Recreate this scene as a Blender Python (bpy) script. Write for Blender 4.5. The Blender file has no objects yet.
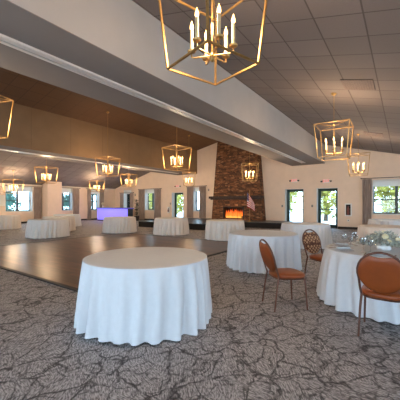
import bpy, bmesh, math, random
from mathutils import Vector, Matrix
random.seed(7)
PI = math.pi
S = bpy.context.scene
COL = S.collection

# ------------------------------------------------------------------ materials
def new_mat(name):
    m = bpy.data.materials.new(name); m.use_nodes = True
    nt = m.node_tree; return m, nt, nt.nodes['Principled BSDF']

def N(nt, kind, **kw):
    n = nt.nodes.new(kind)
    for k, v in kw.items():
        if k in n.inputs: n.inputs[k].default_value = v
        else: setattr(n, k, v)
    return n

def srgb(r, g, b):
    f = lambda c: (c/255/12.92 if c/255 <= .04045 else ((c/255+.055)/1.055)**2.4)
    return (f(r), f(g), f(b), 1)

def ramp(nt, fac, stops):
    r = nt.nodes.new('ShaderNodeValToRGB'); el = r.color_ramp.elements
    while len(el) < len(stops): el.new(.5)
    for e, (p, c) in zip(el, stops): e.position = p; e.color = c if len(c) == 4 else (*c, 1)
    nt.links.new(fac, r.inputs[0]); return r.outputs[0]

def mixc(nt, fac, a, b, mode='MIX'):
    m = nt.nodes.new('ShaderNodeMix'); m.data_type = 'RGBA'; m.blend_type = mode
    for sock, v in ((m.inputs[0], fac), (m.inputs[6], a), (m.inputs[7], b)):
        if isinstance(v, bpy.types.NodeSocket): nt.links.new(v, sock)
        else: sock.default_value = v
    return m.outputs[2]

def math_n(nt, op, a, b=0.0):
    m = nt.nodes.new('ShaderNodeMath'); m.operation = op
    for s, v in ((m.inputs[0], a), (m.inputs[1], b)):
        if isinstance(v, bpy.types.NodeSocket): nt.links.new(v, s)
        else: s.default_value = v
    return m.outputs[0]

def coords(nt, scale=(1, 1, 1), rot=(0, 0, 0)):
    tc = nt.nodes.new('ShaderNodeTexCoord'); mp = nt.nodes.new('ShaderNodeMapping')
    mp.inputs['Scale'].default_value = scale; mp.inputs['Rotation'].default_value = rot
    nt.links.new(tc.outputs['Object'], mp.inputs[0]); return mp.outputs[0]

def bump(nt, h, bs, strength=.3, dist=.01):
    b = N(nt, 'ShaderNodeBump'); b.inputs['Strength'].default_value = strength; b.inputs['Distance'].default_value = dist
    nt.links.new(h, b.inputs['Height']); nt.links.new(b.outputs[0], bs.inputs['Normal'])

def noisy(name, col, rough=.6, metal=0, var=.12, scale=12, bumpk=0):
    m, nt, bs = new_mat(name)
    n = N(nt, 'ShaderNodeTexNoise', Scale=scale, Detail=4.0); nt.links.new(coords(nt), n.inputs[0])
    a = tuple(c*(1-var) for c in col[:3])+(1,); b = tuple(min(1, c*(1+var)) for c in col[:3])+(1,)
    nt.links.new(ramp(nt, n.outputs[0], [(.3, a), (.7, b)]), bs.inputs['Base Color'])
    bs.inputs['Roughness'].default_value = rough; bs.inputs['Metallic'].default_value = metal
    if bumpk: bump(nt, n.outputs[0], bs, bumpk, .01)
    return m

def emit(name, col, strength):
    m, nt, bs = new_mat(name)
    bs.inputs['Base Color'].default_value = col
    bs.inputs['Emission Color'].default_value = col; bs.inputs['Emission Strength'].default_value = strength
    return m

M = {}
M['wall'] = noisy('wall_paint', srgb(238, 216, 194), .85, var=.03, scale=3)
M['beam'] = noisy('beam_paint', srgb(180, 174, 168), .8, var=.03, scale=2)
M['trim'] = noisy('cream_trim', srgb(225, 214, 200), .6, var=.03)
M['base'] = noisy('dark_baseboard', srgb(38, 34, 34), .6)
M['soffit'] = noisy('grey_soffit', srgb(136, 126, 120), .8, var=.03, scale=2)  # beam undersides, a darker grey than the beam faces
M['beam_brown'] = noisy('tan_brown_panel', srgb(138, 110, 80), .8, var=.06, scale=2)
M['seam'] = noisy('panel_seam', srgb(120, 95, 68), .8)
M['track'] = noisy('white_track', srgb(225, 220, 214), .35, .2, var=.03)
M['groove'] = noisy('track_groove', srgb(70, 62, 58), .6)
M['cloth'] = noisy('white_table_linen', srgb(218, 221, 226), .85, var=.02, scale=20, bumpk=.05)
M['ivory'] = noisy('ivory_table_linen', srgb(224, 215, 206), .85, var=.02, scale=20)
M['gold'] = noisy('brushed_gold', srgb(186, 148, 92), .4, .85, var=.12, scale=30)
M['candle'] = noisy('candle_sleeve', srgb(214, 190, 146), .5, var=.03)
M['vinyl'] = noisy('russet_vinyl', srgb(140, 66, 22), .42, var=.1, scale=9)
M['copper'] = noisy('copper_brown_tube', srgb(104, 70, 58), .38, .5, var=.1)
M['frame_green'] = noisy('dark_green_frame', srgb(38, 66, 60), .5)
M['frame_grey'] = noisy('grey_window_frame', srgb(70, 80, 82), .5)
M['sill'] = noisy('white_sill', srgb(228, 226, 222), .5, var=.02)
M['shade'] = noisy('white_roller_shade', srgb(236, 234, 230), .8, var=.02)
M['white'] = noisy('white_plastic', srgb(236, 234, 230), .4, var=.02)
M['black'] = noisy('black_satin', srgb(20, 19, 20), .4)
M['stagefront'] = noisy('black_stage_skirt', srgb(24, 22, 24), .8)
M['stagetop'] = noisy('stage_deck', srgb(52, 52, 56), .35, var=.2, scale=5)
M['mantel'] = noisy('dark_mantel_wood', srgb(52, 32, 22), .5, var=.3, scale=6)
M['soot'] = noisy('sooty_firebox', srgb(26, 18, 14), .9)
M['log'] = noisy('charred_log', srgb(60, 34, 20), .9, var=.5, scale=20)
M['porcelain'] = noisy('white_porcelain', srgb(240, 240, 240), .2, var=.02)
M['napkin'] = noisy('pale_blue_napkin', srgb(190, 204, 216), .8, var=.05)
M['leaf'] = noisy('dusty_green_leaf', srgb(172, 178, 168), .7, var=.35, scale=40)
M['rose'] = noisy('cream_petal', srgb(240, 232, 196), .7, var=.08, scale=40)
M['darkleaf'] = noisy('dark_plant_leaf', srgb(42, 48, 30), .6, var=.4, scale=8)
M['pot'] = noisy('black_pot', srgb(34, 28, 26), .5)
M['red'] = noisy('dark_red_paint', srgb(112, 48, 42), .4)
M['flagred'] = noisy('flag_red', srgb(180, 30, 40), .8, var=.05)
M['flagwhite'] = noisy('flag_white', srgb(236, 232, 228), .8, var=.03)
M['flagblue'] = noisy('flag_blue', srgb(38, 44, 92), .8, var=.05)
M['bark'] = noisy('tree_bark', srgb(96, 80, 66), .9, var=.3)
M['tree'] = noisy('yellow_green_tree_leaf', srgb(160, 150, 64), .8, var=.4, scale=2)  # yellow-green foliage colour of the trees beyond the back wall
M['tree_teal'] = noisy('deep_green_tree_leaf', srgb(80, 112, 96), .8, var=.35, scale=2)
M['asphalt'] = noisy('pale_pavement', srgb(206, 206, 208), .9, var=.08, scale=1)
M['lawn'] = noisy('lawn_grass', srgb(120, 150, 90), .9, var=.2, scale=4)
M['vent'] = noisy('vent_grille', srgb(122, 104, 98), .6, var=.05)
M['ventdark'] = noisy('vent_shadow_gap', srgb(84, 74, 70), .8)
M['exitred'] = emit('exit_letters', (1, .16, .14, 1), .9)
M['flame'] = emit('candle_bulb_glow', (1, .62, .24, 1), 5)
M['barglow'] = emit('backlit_violet_panel', (.26, .22, .95, 1), .9)
M['bartop'] = noisy('glow_tinted_counter', srgb(96, 92, 210), .3)  # violet-blue glow on the dark counter is put into its base colour
M['ledstrip'] = emit('violet_led_strip', (.3, .28, 1, 1), 1.6)

def glass_mat():
    m = bpy.data.materials.new('clear_glass'); m.use_nodes = True; nt = m.node_tree; nt.nodes.clear()
    o = N(nt, 'ShaderNodeOutputMaterial'); t = N(nt, 'ShaderNodeBsdfTransparent'); g = N(nt, 'ShaderNodeBsdfGlossy', Roughness=.03)
    f = N(nt, 'ShaderNodeFresnel', IOR=1.35); x = N(nt, 'ShaderNodeMixShader')
    t.inputs[0].default_value = (.96, .98, .98, 1)
    nt.links.new(f.outputs[0], x.inputs[0]); nt.links.new(t.outputs[0], x.inputs[1]); nt.links.new(g.outputs[0], x.inputs[2]); nt.links.new(x.outputs[0], o.inputs[0])
    return m
M['glass'] = glass_mat()
def shade_mat():
    m, nt, bs = new_mat('translucent_shade'); bs.inputs['Base Color'].default_value = srgb(240, 238, 234); bs.inputs['Roughness'].default_value = .9
    t = N(nt, 'ShaderNodeBsdfTranslucent'); t.inputs[0].default_value = srgb(240, 238, 232); x = N(nt, 'ShaderNodeMixShader'); x.inputs[0].default_value = .35
    o = nt.nodes['Material Output']; nt.links.new(bs.outputs[0], x.inputs[1]); nt.links.new(t.outputs[0], x.inputs[2]); nt.links.new(x.outputs[0], o.inputs[0])
    return m
M['shade'] = shade_mat()

def curtain_mat():
    m, nt, bs = new_mat('taupe_curtain')
    w = N(nt, 'ShaderNodeTexNoise', Scale=1.0, Detail=3.0); nt.links.new(coords(nt, (40, 40, 2)), w.inputs[0])
    nt.links.new(ramp(nt, w.outputs[0], [(.35, srgb(146, 130, 122)), (.65, srgb(184, 168, 158))]), bs.inputs['Base Color'])
    bs.inputs['Roughness'].default_value = .9; return m
M['curtain'] = curtain_mat()

def carpet_mat():
    m, nt, bs = new_mat('vein_pattern_carpet')
    co = coords(nt)
    d = N(nt, 'ShaderNodeTexNoise', Scale=6.0, Detail=4.0); nt.links.new(co, d.inputs[0])
    sub = N(nt, 'ShaderNodeVectorMath', operation='SUBTRACT'); nt.links.new(d.outputs[1], sub.inputs[0]); sub.inputs[1].default_value = (.5, .5, .5)
    sc = N(nt, 'ShaderNodeVectorMath', operation='SCALE'); nt.links.new(sub.outputs[0], sc.inputs[0]); sc.inputs['Scale'].default_value = .16
    ad = N(nt, 'ShaderNodeVectorMath', operation='ADD'); nt.links.new(co, ad.inputs[0]); nt.links.new(sc.outputs[0], ad.inputs[1])
    lines = None
    for s, w, k in ((2.9, .022, 1.0), (5.2, .024, .85)):
        mp = N(nt, 'ShaderNodeMapping'); nt.links.new(ad.outputs[0], mp.inputs[0]); mp.inputs['Location'].default_value = (s, s*1.7, 0)
        mp.inputs['Scale'].default_value = (1, .72, 1); mp.inputs['Rotation'].default_value = (0, 0, .5)
        v = N(nt, 'ShaderNodeTexVoronoi', feature='DISTANCE_TO_EDGE', Scale=s); nt.links.new(mp.outputs[0], v.inputs['Vector'])
        r = ramp(nt, v.outputs[0], [(0, (k, k, k)), (w, (k*.55,)*3), (w*1.9, (0, 0, 0))])
        lines = r if lines is None else mixc(nt, 1.0, lines, r, 'LIGHTEN')
    br = N(nt, 'ShaderNodeTexNoise', Scale=9.0, Detail=2.0); nt.links.new(co, br.inputs[0])
    lines = mixc(nt, 1.0, lines, ramp(nt, br.outputs[0], [(.36, (.25,)*3), (.5, (1, 1, 1))]), 'MULTIPLY')
    # fine hatch whose direction changes from cell to cell
    vc = N(nt, 'ShaderNodeTexVoronoi', feature='F1', Scale=3.2); nt.links.new(ad.outputs[0], vc.inputs['Vector'])
    rot = N(nt, 'ShaderNodeVectorRotate', rotation_type='Z_AXIS'); nt.links.new(co, rot.inputs[0])
    sep = N(nt, 'ShaderNodeSeparateColor'); nt.links.new(vc.outputs['Color'], sep.inputs[0])
    ang = math_n(nt, 'MULTIPLY', sep.outputs[0], 1.1); nt.links.new(ang, rot.inputs['Angle'])
    mh = N(nt, 'ShaderNodeMapping'); mh.inputs['Scale'].default_value = (20, 80, 1); nt.links.new(rot.outputs[0], mh.inputs[0])
    h = N(nt, 'ShaderNodeTexNoise', Scale=1.0, Detail=3.0, Roughness=.7); nt.links.new(mh.outputs[0], h.inputs[0])
    base = ramp(nt, h.outputs[0], [(.37, srgb(100, 96, 97)), (.48, srgb(144, 140, 141)), (.59, srgb(198, 194, 195))])
    big = N(nt, 'ShaderNodeTexNoise', Scale=1.3, Detail=2.0); nt.links.new(co, big.inputs[0])
    base = mixc(nt, .22, base, ramp(nt, big.outputs[0], [(.35, (.55,)*3), (.65, (1, 1, 1))]), 'MULTIPLY')
    col = mixc(nt, lines, base, srgb(44, 41, 42))
    nt.links.new(col, bs.inputs['Base Color']); bs.inputs['Roughness'].default_value = .62
    bs.inputs['Specular IOR Level'].default_value = .35
    bump(nt, h.outputs[0], bs, .5, .008); return m
M['carpet'] = carpet_mat()

def plank_mat():
    m, nt, bs = new_mat('dark_parquet')
    co = coords(nt)
    b = N(nt, 'ShaderNodeTexBrick', offset=.5, Scale=1.0); nt.links.new(co, b.inputs[0])
    b.inputs['Brick Width'].default_value = 1.1; b.inputs['Row Height'].default_value = .15; b.inputs['Mortar Size'].default_value = .006
    b.inputs['Color1'].default_value = srgb(76, 48, 34); b.inputs['Color2'].default_value = srgb(112, 74, 50); b.inputs['Mortar'].default_value = srgb(50, 32, 24)
    n = N(nt, 'ShaderNodeTexNoise', Scale=1.0, Detail=5.0); nt.links.new(coords(nt, (3, 30, 1)), n.inputs[0])
    c = mixc(nt, .45, b.outputs[0], ramp(nt, n.outputs[0], [(.3, (.55,)*3), (.7, (1, 1, 1))]), 'MULTIPLY')
    nt.links.new(c, bs.inputs['Base Color'])
    bs.inputs['Roughness'].default_value = .31
    bs.inputs['Specular IOR Level'].default_value = .3
    return m
M['plank'] = plank_mat()

def tile_mat(name, c1, grid, loc=(0, 0, 0)):
    m, nt, bs = new_mat(name)
    co = coords(nt)
    mv = N(nt, 'ShaderNodeMapping'); mv.inputs['Location'].default_value = loc; nt.links.new(co, mv.inputs[0])
    b = N(nt, 'ShaderNodeTexBrick', offset=0.0, Scale=1.0); nt.links.new(mv.outputs[0], b.inputs[0])
    b.inputs['Brick Width'].default_value = .66; b.inputs['Row Height'].default_value = .67; b.inputs['Mortar Size'].default_value = .012
    b.inputs['Color1'].default_value = tuple(c*.93 for c in c1[:3])+(1,); b.inputs['Color2'].default_value = tuple(c*1.07 for c in c1[:3])+(1,); b.inputs['Mortar'].default_value = grid
    n = N(nt, 'ShaderNodeTexNoise', Scale=90.0, Detail=2.0); nt.links.new(co, n.inputs[0])
    c = mixc(nt, .3, b.outputs[0], ramp(nt, n.outputs[0], [(.35, (.7,)*3), (.65, (1, 1, 1))]), 'MULTIPLY')
    nt.links.new(c, bs.inputs['Base Color']); bs.inputs['Roughness'].default_value = .85
    bump(nt, b.outputs[1], bs, .5, -.01); return m
M['tile'] = tile_mat('grey_ceiling_tile', srgb(134, 124, 121), srgb(98, 88, 86), (.46, -4.58, 0))
M['tile_brown'] = tile_mat('brown_ceiling_tile', srgb(104, 76, 54), srgb(84, 62, 46))

def stone_mat():
    m, nt, bs = new_mat('stacked_stone')
    tc = N(nt, 'ShaderNodeTexCoord'); sp = N(nt, 'ShaderNodeSeparateXYZ'); nt.links.new(tc.outputs['Object'], sp.inputs[0])
    cb = N(nt, 'ShaderNodeCombineXYZ'); nt.links.new(math_n(nt, 'ADD', sp.outputs[0], sp.outputs[1]), cb.inputs[0]); nt.links.new(sp.outputs[2], cb.inputs[1])
    d = N(nt, 'ShaderNodeTexNoise', Scale=2.5, Detail=3.0); nt.links.new(cb.outputs[0], d.inputs[0])
    ad = N(nt, 'ShaderNodeVectorMath', operation='MULTIPLY_ADD'); nt.links.new(d.outputs[1], ad.inputs[0]); ad.inputs[1].default_value = (.16, .10, 0); nt.links.new(cb.outputs[0], ad.inputs[2])
    mp = N(nt, 'ShaderNodeMapping'); mp.inputs['Scale'].default_value = (3.4, 10.5, 1); nt.links.new(ad.outputs[0], mp.inputs[0])
    v = N(nt, 'ShaderNodeTexVoronoi', feature='F1', Scale=1.0); v.inputs['Randomness'].default_value = .8; nt.links.new(mp.outputs[0], v.inputs[0])
    e = N(nt, 'ShaderNodeTexVoronoi', feature='DISTANCE_TO_EDGE', Scale=1.0); e.inputs['Randomness'].default_value = .8; nt.links.new(mp.outputs[0], e.inputs[0])
    sc = N(nt, 'ShaderNodeSeparateColor'); nt.links.new(v.outputs['Color'], sc.inputs[0])
    col = ramp(nt, sc.outputs[0], [(0, srgb(92, 64, 48)), (.35, srgb(126, 86, 58)), (.7, srgb(148, 100, 66)), (1, srgb(176, 130, 92))])
    n = N(nt, 'ShaderNodeTexNoise', Scale=14.0, Detail=5.0); nt.links.new(cb.outputs[0], n.inputs[0])
    col = mixc(nt, .6, col, ramp(nt, n.outputs[0], [(.3, (.5,)*3), (.7, (1.0,)*3)]), 'MULTIPLY')
    gap = ramp(nt, e.outputs[0], [(0, (0, 0, 0)), (.06, (1, 1, 1))])
    col = mixc(nt, gap, srgb(62, 44, 34), col)
    nt.links.new(col, bs.inputs['Base Color']); bs.inputs['Roughness'].default_value = .9
    bump(nt, mixc(nt, .4, gap, n.outputs[1] if False else gap), bs, .9, .05); return m
M['stone'] = stone_mat()

def pattern_mat():
    m, nt, bs = new_mat('patterned_upholstery')
    v = N(nt, 'ShaderNodeTexVoronoi', feature='DISTANCE_TO_EDGE', Scale=1.0); v.inputs['Randomness'].default_value = .35
    nt.links.new(coords(nt, (18, 18, 18), (PI/4, 0, 0)), v.inputs[0])
    c = ramp(nt, v.outputs[0], [(0, srgb(92, 52, 34)), (.12, srgb(110, 62, 40)), (.2, srgb(206, 164, 124)), (.6, srgb(170, 116, 80))])
    nt.links.new(c, bs.inputs['Base Color']); bs.inputs['Roughness'].default_value = .8; return m
M['pattern'] = pattern_mat()

def fire_mat():
    m, nt, bs = new_mat('fire_glow')
    tc = N(nt, 'ShaderNodeTexCoord'); sp = N(nt, 'ShaderNodeSeparateXYZ'); nt.links.new(tc.outputs['Generated'], sp.inputs[0])
    c = ramp(nt, sp.outputs[2], [(0, (1, .50, .10, 1)), (.3, (1, .20, .02, 1)), (.75, (.8, .10, .01, 1)), (1, (.4, .03, .0, 1))])
    bs.inputs['Base Color'].default_value = (0, 0, 0, 1)
    nt.links.new(c, bs.inputs['Emission Color']); bs.inputs['Emission Strength'].default_value = 1.5; return m
M['fire'] = fire_mat()

# ------------------------------------------------------------------ mesh building
class MB:
    def __init__(s): s.v = []; s.f = []; s.m = []
    def add(s, vs, fs, mi=0):
        o = len(s.v); s.v += [tuple(v) for v in vs]; s.f += [tuple(i+o for i in f) for f in fs]; s.m += [mi]*len(fs); return s
    def box(s, a, b, mi=0):
        x0, y0, z0 = (min(a[i], b[i]) for i in range(3)); x1, y1, z1 = (max(a[i], b[i]) for i in range(3))
        vs = [(x0,y0,z0),(x1,y0,z0),(x1,y1,z0),(x0,y1,z0),(x0,y0,z1),(x1,y0,z1),(x1,y1,z1),(x0,y1,z1)]
        return s.add(vs, [(0,3,2,1),(4,5,6,7),(0,1,5,4),(1,2,6,5),(2,3,7,6),(3,0,4,7)], mi)
    def prism(s, poly, z0, z1, mi=0):
        n = len(poly); vs = [(x, y, z0) for x, y in poly]+[(x, y, z1) for x, y in poly]
        return s.add(vs, [tuple(range(n-1, -1, -1)), tuple(range(n, 2*n))]+[(i, (i+1) % n, n+(i+1) % n, n+i) for i in range(n)], mi)
    def hexa(s, lo, hi, mi=0):
        return s.add(list(lo)+list(hi), [(3,2,1,0),(4,5,6,7),(0,1,5,4),(1,2,6,5),(2,3,7,6),(3,0,4,7)], mi)
    def tube(s, pts, r, n=8, closed=False, mi=0, square=False):
        pts = [Vector(p) for p in pts]; rs = r if isinstance(r, (list, tuple)) else [r]*len(pts)
        k = len(pts); vs = []; up = None
        for i, p in enumerate(pts):
            a = pts[(i-1) % k] if (closed or i > 0) else p; b = pts[(i+1) % k] if (closed or i < k-1) else p
            t = (b-a).normalized()
            if up is None:
                up = Vector((0, 0, 1)) if abs(t.z) < .9 else Vector((1, 0, 0))
            u = t.cross(up)
            if u.length < 1e-4: u = t.orthogonal()
            u.normalize(); w = u.cross(t).normalized(); up = w
            for j in range(n):
                an = 2*PI*(j+(.5 if square else 0))/n
                vs.append(p+u*math.cos(an)*rs[i]+w*math.sin(an)*rs[i])
        fs = []
        for i in range(k if closed else k-1):
            for j in range(n):
                a = i*n+j; b = i*n+(j+1) % n; c = ((i+1) % k)*n+(j+1) % n; d = ((i+1) % k)*n+j
                fs.append((a, b, c, d))
        if not closed: fs += [tuple(range(n-1, -1, -1)), tuple(range((k-1)*n, k*n))]
        return s.add(vs, fs, mi)
    def bar(s, a, b, r, mi=0): return s.tube([a, b], r, 4, mi=mi, square=True)
    def lathe(s, prof, n=20, c=(0, 0, 0), mi=0, cap=True):
        vs = []; fs = []
        for r, z in prof:
            for j in range(n):
                an = 2*PI*j/n; vs.append((c[0]+r*math.cos(an), c[1]+r*math.sin(an), c[2]+z))
        for i in range(len(prof)-1):
            for j in range(n):
                fs.append((i*n+j, i*n+(j+1) % n, (i+1)*n+(j+1) % n, (i+1)*n+j))
        if cap: fs += [tuple(range(n-1, -1, -1)), tuple(range((len(prof)-1)*n, len(prof)*n))]
        return s.add(vs, fs, mi)
    def rings(s, rings, mi=0, cap=True):
        n = len(rings[0]); vs = [p for r in rings for p in r]; fs = []
        for i in range(len(rings)-1):
            for j in range(n):
                fs.append((i*n+j, i*n+(j+1) % n, (i+1)*n+(j+1) % n, (i+1)*n+j))
        if cap: fs += [tuple(range(n-1, -1, -1)), tuple(range((len(rings)-1)*n, len(rings)*n))]
        return s.add(vs, fs, mi)
    def build(s, name, mat, parent=None, smooth=False, bevel=0):
        me = bpy.data.meshes.new(name); me.from_pydata(s.v, [], s.f)
        for x in (mat if isinstance(mat, (list, tuple)) else [mat]): me.materials.append(x)
        me.polygons.foreach_set('material_index', s.m)
        bm = bmesh.new(); bm.from_mesh(me); bmesh.ops.recalc_face_normals(bm, faces=bm.faces)
        if smooth:
            for f in bm.faces: f.smooth = True
            for e in bm.edges:
                if len(e.link_faces) == 2 and e.calc_face_angle(0) > .9: e.smooth = False
        bm.to_mesh(me); bm.free()
        o = bpy.data.objects.new(name, me); COL.objects.link(o)
        if parent: o.parent = parent
        if bevel:
            b = o.modifiers.new('bevel', 'BEVEL'); b.width = bevel; b.segments = 2; b.limit_method = 'ANGLE'
        return o

def tag(o, label=None, cat=None, group=None, kind=None):
    if label: o['label'] = label
    if cat: o['category'] = cat
    if group: o['group'] = group
    if kind: o['kind'] = kind
    return o

def thing(name, label, cat, loc=(0, 0, 0), rz=0, group=None):
    o = bpy.data.objects.new(name, None); COL.objects.link(o)
    o.location = loc; o.rotation_euler = (0, 0, rz); o.empty_display_size = .1
    return tag(o, label, cat, group)

def copy_tree(o, parent=None):
    c = o.copy(); COL.objects.link(c); c.parent = parent
    for ch in [x for x in bpy.data.objects if x.parent == o]: copy_tree(ch, c)
    return c

def dup(o, label, loc, rz=0):
    c = copy_tree(o); c['label'] = label; c.location = loc; c.rotation_euler = (0, 0, rz); return c

def struct(name, mb, mat, **k):
    return tag(mb.build(name, mat, **k), kind='structure')

def text_mesh(body, size, mat, name, parent, mtx, depth=.004):
    cu = bpy.data.curves.new(name, 'FONT'); cu.body = body; cu.size = size; cu.extrude = depth; cu.align_x = 'CENTER'; cu.align_y = 'CENTER'
    t = bpy.data.objects.new(name, cu); COL.objects.link(t)
    dg = bpy.context.evaluated_depsgraph_get(); me = bpy.data.meshes.new_from_object(t.evaluated_get(dg))
    bpy.data.objects.remove(t); me.materials.clear(); me.materials.append(mat); me.transform(mtx)
    o = bpy.data.objects.new(name, me); COL.objects.link(o); o.parent = parent; return o

# ------------------------------------------------------------------ room shell
YW, XL, XR, YB = 18.2, -22.8, 6.0, -5.0
TH = .48
B1 = (-5.74, -3.80); B2 = (-15.0, -13.07)
ZB1, ZB2 = 3.80, 3.75
CR = lambda x: 3.95-.25*x          # right ceiling
CL = lambda x: 2.88+.28*(x+22.8)   # left ceiling
CM = lambda x: 6.36-.22*abs(x+9.4) # middle gable

def wall_panels(u0, u1, z0, z1, holes):
    """rectangles (u0,u1,z0,z1) that tile a wall around its openings"""
    out = []; us = sorted({u0, u1}|{h[0] for h in holes}|{h[1] for h in holes})
    for a, b in zip(us, us[1:]):
        m = (a+b)/2; hs = sorted([(h[2], h[3]) for h in holes if h[0] <= m <= h[1]])
        z = z0
        for h0, h1 in hs:
            if h0 > z: out.append((a, b, z, h0))
            z = h1
        if z < z1: out.append((a, b, z, z1))
    return out

WZ0, WZ1 = .90, 2.72
back_windows = [(-21.55, -20.52), (-18.75, -17.5), (-13.42, -12.68), (-1.38, .75)]
back_doors = [(-15.62, -14.42), (-6.18, -5.02), (-4.27, -3.10)]
left_windows = [(8.78, 10.58), (12.50, 13.78), (15.52, 16.42)]
rear_windows = [(-19, -16.5), (-12, -9), (-7.5, -5), (-3.2, -.4), (1.5, 4.3)]
right_windows = [(-3, -.4), (2.5, 5), (8, 10.5), (13, 15)]
w = MB()
for a, b, c, d in wall_panels(XL-TH, XR+TH, -.1, 6.6, [(a, b, WZ0, WZ1) for a, b in back_windows]+[(a, b, 0, 2.36) for a, b in back_doors]):
    w.box((a, YW, c), (b, YW+TH, d))
struct('wall_back', w, M['wall'])
w = MB()
for a, b, c, d in wall_panels(YB-TH, YW, -.1, 3.3, [(a, b, WZ0, WZ1) for a, b in left_windows]): w.box((XL-TH, a, c), (XL, b, d))
struct('wall_left', w, M['wall'])
w = MB()
for a, b, c, d in wall_panels(YB, YW, -.1, 3.0, [(a, b, .5, 2.2) for a, b in right_windows]): w.box((XR, a, c), (XR+TH, b, d))
struct('wall_right', w, M['wall'])
w = MB()
for a, b, c, d in wall_panels(XL-TH, XR+TH, -.1, 6.6, [(a, b, .4, 2.35) for a, b in rear_windows]): w.box((a, YB-TH, c), (b, YB, d))
struct('wall_front', w, M['wall'])
struct('floor', MB().box((XL, YB, -.2), (XR, YW, 0)), M['carpet'])
def slab(name, pts, mat):
    w = MB()
    for (xa, za), (xb, zb) in zip(pts, pts[1:]):
        w.hexa([(xa, YB, za), (xb, YB, zb), (xb, YW+.1, zb), (xa, YW+.1, za)], [(xa, YB, za+.15), (xb, YB, zb+.15), (xb, YW+.1, zb+.15), (xa, YW+.1, za+.15)])
    return struct(name, w, mat)
slab('ceiling', [(B1[1]-.05, CR(B1[1]-.05)), (XR+.3, CR(XR+.3))], M['tile'])
slab('ceiling', [(XL-.3, CL(XL-.3)), (B2[0]+.05, CL(B2[0]+.05))], M['tile'])
slab('ceiling', [(B2[1]-.05, CM(B2[1]-.05)), (-9.4, 6.36), (B1[0]+.05, CM(B1[0]+.05))], M['tile_brown'])
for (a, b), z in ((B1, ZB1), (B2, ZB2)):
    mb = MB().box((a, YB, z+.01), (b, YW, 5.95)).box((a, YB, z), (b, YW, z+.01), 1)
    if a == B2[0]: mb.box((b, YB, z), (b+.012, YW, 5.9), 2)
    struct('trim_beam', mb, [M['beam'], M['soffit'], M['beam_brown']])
# partition tracks let into the two beam soffits
for xc, z in ((-4.71, ZB1), (-14.0, ZB2)):
    w = MB().box((xc-.10, YB+.1, z-.035), (xc-.03, YW-1.2, z)).box((xc+.01, YB+.1, z-.035), (xc+.11, YW-1.2, z)).box((xc-.03, YB+.1, z-.008), (xc+.01, YW-1.2, z), 1)
    struct('trim_track', w, [M['track'], M['groove']])
# seam battens on the beams' faces
w = MB()
for k in range(12): w.box((B2[1]+.012, -3+k*1.8, ZB2+.02), (B2[1]+.016, -2.985+k*1.8, 5.5))
struct('trim_seam', w, M['seam'])
# skirting, crown strip, wall pier
def runs(u0, u1, holes):
    out = []; u = u0
    for a, b in sorted(holes):
        if a > u: out.append((u, a))
        u = max(u, b)
    if u < u1: out.append((u, u1))
    return out
w = MB()
for a, b in runs(XL, XR, back_doors): w.box((a, YW-.02, 0), (b, YW, .13))
struct('baseboard_back', w, M['base'])
struct('baseboard_left', MB().box((XL, YB, 0), (XL+.02, YW, .13)), M['base'])
struct('trim_crown', MB().box((XL, YB, 2.78), (XL+.05, YW, 2.87)), M['trim'])
struct('trim_pier', MB().box((XL, 11.25, 0), (-21.9, 12.35, 3.3)), M['wall'])

# ------------------------------------------------------------------ windows and doors
nwin = 0
def window(axis, a, b, z0, z1, shade_z, frame=None, offset=None):
    """axis 'y': opening in the back/front wall between x=a..b; axis 'x': in a side wall between y=a..b"""
    global nwin; nwin += 1
    frame = frame or M['frame_grey']
    base, out = offset
    P = (lambda u, d, z: (u, base+out*d, z)) if axis == 'y' else (lambda u, d, z: (base+out*d, u, z))
    e = thing(f'window_{nwin}', None, None); e['kind'] = 'structure'
    fr = MB(); t = .065; d0, d1 = .36, .43; m = (a+b)/2; zt = z1
    for q in ((a, a+t, z0, zt), (b-t, b, z0, zt), (a, b, z0, z0+t), (a, b, zt-t, zt), (a, b, 1.62, 1.62+t)): fr.box(P(q[0], d0, q[2]), P(q[1], d1, q[3]))
    if b-a > .9: fr.box(P(m-.065, d0-.03, z0), P(m+.065, d1+.01, zt))
    fr.build('window_frame', frame, e)
    MB().box(P(a, .39, z0), P(b, .396, zt)).build('pane', M['glass'], e)
    MB().box(P(a-.04, -.03, z0-.04), P(b+.04, .36, z0)).build('window_sill', M['sill'], e)
    MB().box(P(a, .0, z0), P(a+.012, .36, zt)).box(P(b-.012, .0, z0), P(b, .36, zt)).box(P(a, .0, zt-.012), P(b, .36, zt)).build('jamb', M['sill'], e)
    if shade_z: MB().box(P(a+.01, .14, shade_z), P(b-.01, .15, z1)).tube([P(a+.02, .15, z1-.04), P(b-.02, .15, z1-.04)], .035, 10).build('roller_shade', M['shade'], e)
    return e
for a, b in back_windows: window('y', a, b, WZ0, WZ1, 2.36, offset=(YW, 1))
for a, b in left_windows: window('x', a, b, WZ0, WZ1, 2.32, offset=(XL, -1))
for a, b in rear_windows: window('y', a, b, .4, 2.35, 0, offset=(YB, -1))
for a, b in right_windows: window('x', a, b, .5, 2.2, 0, offset=(XR, 1))
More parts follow.
